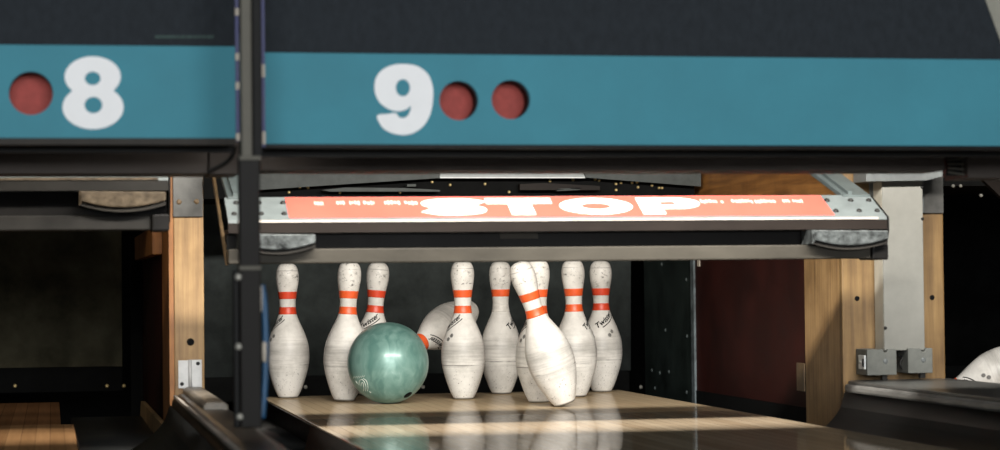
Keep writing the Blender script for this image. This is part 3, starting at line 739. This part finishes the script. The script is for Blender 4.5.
# mask 9
x9 = -.763; zb9, zt9 = .5495, .7005
h1, h2 = at(458.8, 100.6, 'Y', YK), at(510.9, 99.6, 'Y', YK)
sl = -.003/1.28
t9, fz9, bd9 = mask('blue and charcoal masking panel with white number 9 and two red lamps', x9, 1.0, zb9, zt9, sl,
                    [(h1.x, h1.z-sl*(h1.x-x9), .0330), (h2.x, h2.z-sl*(h2.x-x9), .0330)])
nine = [(432, 180), (470, 186), (500, 208), (513, 240), (515, 275), (508, 318), (490, 352), (462, 373), (432, 380), (398, 374), (372, 358), (357, 326), (384, 321), (410, 318), (418, 328), (430, 332), (443, 326), (450, 312), (452, 298), (440, 308), (418, 313), (392, 308), (368, 292), (354, 268), (350, 246), (354, 220), (370, 198), (398, 184)]
s9 = lambda pts: pxl([(250+x/2.8133, y/2.8133) for x, y in pts])
num_part(bd9, [s9(catmull(nine, 4)), s9(ellipse(430, 247, 20, 24, 28))], fz9, 'numeral')
e0, e1 = at(986, 0, 'Y', YK), at(1000, 38, 'Y', YK)
dxz = (e1.x-e0.x)/(e1.z-e0.z)
xs = lambda z: e0.x+dxz*(z-e0.z)
zt_ = zt9+.0005
bm = B(); prism(bm, [(x9, YK+.001, fz9(x9, zt_)), (xs(zt_), YK+.001, fz9(xs(zt_), zt_)), (xs(1.05), YK+.001, 1.05), (x9, YK+.001, 1.05)], (0, .019, 0)); obj('upper_panel', bm, M['mask_grey'], t9, label='charcoal upper panel')
bm = B(); prism(bm, [(xs(zt_)+.0005, YK+.001, fz9(.5, zt_)), (1.0, YK+.001, fz9(1.0, zt_)), (1.0, YK+.001, 1.05), (xs(1.05)+.0005, YK+.001, 1.05)], (0, .019, 0)); obj('corner_panel', bm, M['mask_beige'], t9, label='grey beige slanted corner')
bm = B(); prism(bm, [(x9, YK-.003, fz9(x9, zb9-.0005)), (1.0, YK-.003, fz9(1.0, zb9-.0005)), (1.0, YK-.003, fz9(1.0, zb9-.0065)), (x9, YK-.003, fz9(x9, zb9-.0065))], (0, .033, 0)); obj('bottom_trim', bm, M['mask_trim'], t9)
bm = B(); box(bm, (x9, YK+.066, zb9-.018), (1.0, YK+.08, 1.05)); obj('back_frame', bm, M['black'], t9)
bm = B(); box(bm, (x9-.006, YK-.001, zb9-.005), (x9-.0003, YK+.03, 1.05)); ls = B(); box(ls, (-.76, -1.93, .752), (1.0, -1.61, .756)); obj('light_shield', ls, M['black'], t9)  # second added plate, out of view, cutting the pit lamp's light
ed = obj('side_edge', bm, M['mask_side'], t9, label='indigo side edge')
for py in (70, 137):
    p = at(262, py, 'Y', YK); bm = B(); box(bm, (x9-.0065, YK-.003, p.z-.012), (x9-.0002, YK-.0011, p.z+.009)); obj('clip', bm, M['tab'], ed)

# ------------------------------------------------------------------ pole in front
YP = -2.2
base = at(249, 428, 'Y', YP)
t = thing('support_pole', 'dark vertical pole standing on the divider cap between panels 8 and 9', 'pole', base)
zj = at(250, 158, 'Y', YP).z
def pb(pxa, pxb, y0, y1, z0, z1, name, mt, par=t, bv=.002, pyref=300, label=None):
    a, b = at(pxa, pyref, 'Y', y0), at(pxb, pyref, 'Y', y0)
    bm = B(); box(bm, (a.x, y0, z0), (b.x, y1, z1)); return obj(name, bm, mt, par, bevel=bv, label=label)
pb(240.5, 252, YP, YP+.02, zj, 1.1, 'upper_tube', M['pole_grey'], pyref=60, label='grey upper tube')
pb(252.2, 262, YP+.004, YP+.03, zj, 1.1, 'back_channel', M['pole_black'], pyref=60, label='black channel behind the tube')
pb(240, 261, YP, YP+.03, base.z, zj, 'lower_channel', M['pole_dark'], label='dark brown lower channel')
z0, z1 = at(240, 428, 'Y', YP).z, at(240, 270, 'Y', YP).z
pb(234, 239.8, YP+.004, YP+.02, z0, z1, 'side_plate', M['pole_black'], pyref=380)
for py in (158, 268):
    p = at(250, py, 'Y', YP); pb(239, 261.5, YP-.003, YP+.032, p.z-.0035, p.z+.0035, 'clamp', M['pole_grey'], bv=.001, pyref=py)
for px, py in ((238.5, 277), (238.7, 346.5), (240, 416.7)):
    p = at(px, py, 'Y', YP+.004); bm = B(); dome(bm, p, (0, -1, 0), .0058, .006); obj('bolt', bm, M['bolt_pale'], t)
pts = [at(x, y, 'Y', YP+.02) for x, y in ((261.5, 285), (264, 300), (265.5, 330), (265.5, 360), (264.5, 390), (262, 418))]
bm = B(); tube(bm, catmull(pts, 6, False), .0052, 10)
cb = tag(obj('cable', bm, M['cable_blue'], smooth=True, origin=pts[-1]), 'blue cable bowed along the right side of the black pole', 'cable')
for px, y0, y1 in ((260.2, 286, 312), (264.5, 342, 362)):
    a, b = at(px, y0, 'Y', YP+.012), at(px, y1, 'Y', YP+.012); bm = B(); tube(bm, [a, b], .0036, 8); obj('sleeve', bm, M['tab'], cb, True, origin=pts[-1], label='pale sleeve')

# ------------------------------------------------------------------ pins
IN = .0254
PROF = [(0, 0), (.95, 0), (1.05, .06), (1.13, .2), (1.414, .75), (1.70, 1.5), (1.953, 2.25), (2.255, 3.375), (2.383, 4.5), (2.282, 5.875), (1.852, 7.25), (1.236, 8.625), (.983, 9.375), (.899, 10), (.935, 10.875), (1.047, 11.75), (1.203, 12.625), (1.265, 13.3), (1.25, 13.8), (1.13, 14.35), (.9, 14.72), (.55, 14.93), (.2, 14.995), (0, 15)]
_sm = [PROF[0], PROF[1]]+catmull(PROF[1:-1], 5, False)[1:]+[PROF[-1]]
PR = [(max(0, r)*IN, z*IN) for r, z in _sm]
def rad(z):
    for (r0, z0), (r1, z1) in zip(PR[1:], PR[2:]):
        if z0 <= z <= z1 and z1 > z0: return r0+(r1-r0)*(z-z0)/(z1-z0)
    return 0.0
def lathe(bm, prof, n=56):
    rings = []
    for r, z in prof:
        rings.append([bm.verts.new((0, 0, z))] if r < 1e-6 else [bm.verts.new((r*math.cos(2*PI*i/n), r*math.sin(2*PI*i/n), z)) for i in range(n)])
    for a, b in zip(rings, rings[1:]):
        for i in range(n):
            j = (i+1) % n
            if len(a) == 1: bm.faces.new((a[0], b[j], b[i]))
            elif len(b) == 1: bm.faces.new((a[i], a[j], b[0]))
            else: bm.faces.new((a[i], a[j], b[j], b[i]))
    return bm
bm = lathe(B(), PR); PIN_ME = bpy.data.meshes.new('pin_body'); bmesh.ops.recalc_face_normals(bm, faces=bm.faces); bm.to_mesh(PIN_ME); bm.free()
for f in PIN_ME.polygons: f.use_smooth = True
PIN_ME.materials.append(M['pin'])
def band_mesh(h0, h1, mt, name):
    zs = [h0+(h1-h0)*i/8 for i in range(9)]
    bm = lathe(B(), [(rad(h0), h0)]+[(rad(z)+.0005, z) for z in zs]+[(rad(h1), h1)])
    me = bpy.data.meshes.new(name); bmesh.ops.recalc_face_normals(bm, faces=bm.faces); bm.to_mesh(me); bm.free()
    for f in me.polygons: f.use_smooth = True
    me.materials.append(mt); return me
ST = {k: (band_mesh(9.28*IN, 10.08*IN, M[k], 'lower_stripe'), band_mesh(10.98*IN, 11.78*IN, M[k], 'upper_stripe')) for k in ('stripe', 'stripe_red')}

FADED = band_mesh(9.28*IN, 10.08*IN, M['faded'], 'faded_stripe')

def text_bm(s, shear=.35):
    cu = bpy.data.curves.new('txt', 'FONT'); cu.body = s; cu.shear = shear; cu.size = 1; cu.align_x = 'CENTER'; cu.align_y = 'CENTER'; cu.offset = .025
    o = bpy.data.objects.new('txt', cu); C.objects.link(o)
    dg = bpy.context.evaluated_depsgraph_get(); me = bpy.data.meshes.new_from_object(o.evaluated_get(dg))
    bpy.data.objects.remove(o); bpy.data.curves.remove(cu)
    bm = bmesh.new(); bm.from_mesh(me); bpy.data.meshes.remove(me)
    bmesh.ops.triangulate(bm, faces=bm.faces)
    bmesh.ops.subdivide_edges(bm, edges=[e for e in bm.edges if e.calc_length() > .15], cuts=2)
    return bm
def wrap(bm, ang, h, tilt, size, name, mt):
    """lay a flat drawing (x,y about 0) on the pin's side at angle ang, height h, turned by tilt"""
    c, s = math.cos(tilt), math.sin(tilt)
    for v in bm.verts:
        x, y = v.co.x*size, v.co.y*size
        u, w = x*c-y*s, x*s+y*c
        z = h+w; r = rad(z)+.0006; a = ang+u/rad(h)
        v.co = Vector((r*math.cos(a), r*math.sin(a), z))
    me = bpy.data.meshes.new(name); bm.to_mesh(me); bm.free(); me.materials.append(mt); return me
def logo_meshes(ang):
    b1 = text_bm('Twister')
    u0 = [b1.verts.new(p) for p in ((-.9, -.62, 0), (1.7, -.62, 0), (1.7, -.5, 0), (-.9, -.5, 0))]; b1.faces.new(u0)
    bmesh.ops.subdivide_edges(b1, edges=[e for e in b1.edges if e.calc_length() > .6], cuts=8)
    m1 = wrap(b1, ang, .208, .68, .021, 'brand_lettering', M['ink'])
    b2 = bmesh.new()
    for cx, cy in ((0, 0), (.9, .55)):
        for k in range(5):
            a = k*PI/5+.2; dx, dy = math.cos(a)*.42, math.sin(a)*.42; nx, ny = -math.sin(a)*.09, math.cos(a)*.09
            b2.faces.new([b2.verts.new(p) for p in ((cx-dx+nx, cy-dy+ny, 0), (cx+dx+nx, cy+dy+ny, 0), (cx+dx-nx, cy+dy-ny, 0), (cx-dx-nx, cy-dy-ny, 0))])
    m2 = wrap(b2, ang+.16, .165, .25, .0135, 'emblem', M['smudge'])
    return m1, m2
LOGO = logo_meshes(0.0)

def make_pin():
    t = thing('bowling_pin', '', 'bowling pin')
    for n, me in (('body', PIN_ME), ('neck_stripe', ST['stripe'][0]), ('neck_stripe', ST['stripe'][1]), ('brand_lettering', LOGO[0]), ('emblem', LOGO[1])):
        o = bpy.data.objects.new(n, me); C.objects.link(o); o.parent = t
    return t
proto = make_pin(); used = [False]
def place_pin(base, axis, twist, label, group, red=False, faded=False):
    """base centre, unit axis base->head, twist = world bearing of the lettering"""
    if not used[0]: r = proto; used[0] = True
    else:
        r = proto.copy(); C.objects.link(r)
        for ch in list(proto.children):
            c = ch.copy(); C.objects.link(c); c.parent = r
    k = 0
    for ch in r.children:
        if ch.name.startswith('neck_stripe'): ch.data = FADED if faded and k == 0 else ST['stripe_red' if red else 'stripe'][k]; k += 1
    q = Vector((0, 0, 1)).rotation_difference(Vector(axis).normalized()).to_matrix() @ Matrix.Rotation(twist, 3, 'Z')
    r.rotation_euler = q.to_euler(); r.location = base
    r['label'] = label
    if group: r['group'] = group
    return r
def face_twist(axis, want):
    q = Vector((0, 0, 1)).rotation_difference(Vector(axis).normalized()).to_matrix()
    return max((k*PI/60 for k in range(120)), key=lambda t: (q @ Matrix.Rotation(t, 3, 'Z') @ Vector((1, 0, 0))).dot(want))
def stand(px, py, y, lean, label, twist, red=False, faded=False):
    p = at(px, py, 'Z', 0) if y is None else at(px, py, 'Y', y)
    yy = (p.y+.025) if y is None else y
    p = at(px, py, 'Y', yy)
    a = math.radians(lean); rise = .0265*abs(math.sin(a))
    place_pin((p.x, yy, rise), (math.sin(a), 0, math.cos(a)), twist, label, 'ten pins of the struck rack', red, faded)
V = -PI/2-YAW*.0 - .18      # bearing that faces the camera
S_, R_ = .3048, .264
stand(288.3, 398, 3*R_, .0, 'upright white pin at the far left of the rack, nearest the pole', V-1.15, True)
stand(368.5, 398, 3*R_, 5.0, 'leaning pin whose head shows just behind the teal ball', V-.4, True)
stand(501.5, 394, 3*R_, 0, 'grey worn pin with only one orange stripe left, in the back row', V+1.1, False, True)
stand(602, 392.3, 3*R_, 0, 'rear pin at the far right of the rack with readable script lettering', V+.25, True)
stand(344, 401.5, 2*R_, 3.0, 'upright pin partly hidden by the left side of the teal ball', PI/2)
stand(463.7, 399.4, 2*R_, 0, 'upright pin in full view between the teal ball and the leaning pin', V-1.0)
stand(576.5, 397, 2*R_, -1.0, 'upright pin just behind the right side of the leaning foremost pin', V+1.25)
stand(539, 403, R_, 0, 'upright pin mostly hidden behind the leaning foremost pin', V-1.2)
th = math.radians(18.2)
place_pin((at(565, 400, 'Y', .02).x, .02, .0265*math.sin(th)), (-math.sin(th), -.02, math.cos(th)), PI/2, 'foremost white pin tipping over to the left', 'ten pins of the struck rack')
b0 = at(472, 309, 'Y', .86); fx = -RGT*.595-UPV*.37-FWD*.713
place_pin(b0, fx, face_twist(fx, -FWD-UPV*.6+RGT*.2), 'pin knocked into the air sideways behind the teal ball', 'ten pins of the struck rack')
# the lone pin lying on the lane to the right
c = at(1003, 370, 'Y', -.1)
ax = -RGT*math.cos(.36)
ax = Vector((ax.x, ax.y, -math.sin(.36))).normalized()
place_pin(c-ax*.114, ax, face_twist(ax, -FWD-UPV*.1), 'lone pin lying on its side at the right behind the wide cap', None)

# ------------------------------------------------------------------ ball
bc = at(388, 362.3, 'Y', .35); RB = .1083
bc.z = RB
t = thing('bowling_ball', 'teal pearl bowling ball rolling between the pins', 'bowling ball', (bc.x, bc.y, 0))
bm = B(); bmesh.ops.create_uvsphere(bm, u_segments=72, v_segments=40, radius=RB); bmesh.ops.translate(bm, verts=bm.verts, vec=bc); obj('shell', bm, M['ball'], t, True, origin=bc)
def on_ball(px, py, lift=.0006):
    o = Vector((CX, CY, CZ)); d = (FWD + RGT*((px-500)/FPX) - UPV*((py-225)/FPX)).normalized()
    oc = o-bc; b = oc.dot(d); disc = b*b-(oc.length_squared-RB*RB)
    p = o+d*(-b-math.sqrt(max(disc, 0)))
    return bc+(p-bc).normalized()*(RB+lift)
def ball_patch(c0, r, n=18):
    c0 = (c0-bc).normalized(); tt = c0.cross(Vector((0, 0, 1))).normalized(); uu = tt.cross(c0)
    bm = B(); vs = []
    for i in range(n):
        a = 2*PI*i/n; d = (c0+tt*(r*math.cos(a)/RB)+uu*(r*math.sin(a)/RB)).normalized(); vs.append(bm.verts.new(bc+d*(RB+.0005)))
    ctr = bm.verts.new(bc+c0*(RB+.0005))
    for i in range(n): bm.faces.new((vs[i], vs[(i+1) % n], ctr))
    return bm
obj('finger_hole', ball_patch(on_ball(408, 395), .0125), M['black_hole'], t)
bm = B()
def bstroke(bm, pts, r=.0009):
    P = [on_ball(x, y, .0003) for x, y in catmull(pts, 4, False)]
    tube(bm, P, r, 6)
for pts in ([(359, 385), (359.5, 381), (362, 379.5), (364.5, 382), (366, 387), (365.5, 391)], [(361, 386), (361.5, 383), (363, 383), (364, 388), (363.5, 391)], [(363.5, 378.5), (366.5, 381), (368, 387), (367.5, 391)],
            [(356, 381), (357.5, 383.5)], [(369.5, 391.5), (371, 392.5)]): bstroke(bm, pts)
for x in (353.5, 355.5, 357.5, 359.5, 361.5, 363.5): bstroke(bm, [(x, 378.2-(x-353)*.09), (x+.9, 376.6-(x-353)*.09)], .0008)
obj('engraving', bm, M['ball_ink'], t, label='pale engraved maker mark')

# ------------------------------------------------------------------ light
def area(name, loc, target, sx, sy, power, col):
    l = bpy.data.lights.new(name, 'AREA'); l.shape = 'RECTANGLE'; l.size = sx; l.size_y = sy; l.energy = power; l.color = col
    o = bpy.data.objects.new(name, l); C.objects.link(o); o.location = loc
    o.rotation_euler = (Vector(target)-Vector(loc)).to_track_quat('-Z', 'Y').to_euler(); return o
area('pit_lamp', (.02, -1.85, 1.03), (.02, -.1, .05), 2.0, .07, 92, (1, .95, .88))
area('pit_lamp', (-1.85, -1.85, 1.03), (-1.75, -.1, .05), 1.2, .07, 10, (1, .85, .65))
area('hall_lamp', (-.6, -8.0, 1.2), (-.2, -1.5, .6), 4.0, 1.0, 245, (.96, .985, 1))
area('hall_lamp', (-1.0, -8.5, .7), (-.3, -1.0, .4), 4.5, .8, 20, (1, .97, .93))
w = bpy.data.worlds.new('hall'); scene.world = w; w.use_nodes = True
w.node_tree.nodes['Background'].inputs['Color'].default_value = (.75, .85, .9, 1); w.node_tree.nodes['Background'].inputs['Strength'].default_value = .05
scene.view_settings.view_transform = 'Standard'
scene.view_settings.look = 'None'
scene.view_settings.exposure = 0.0
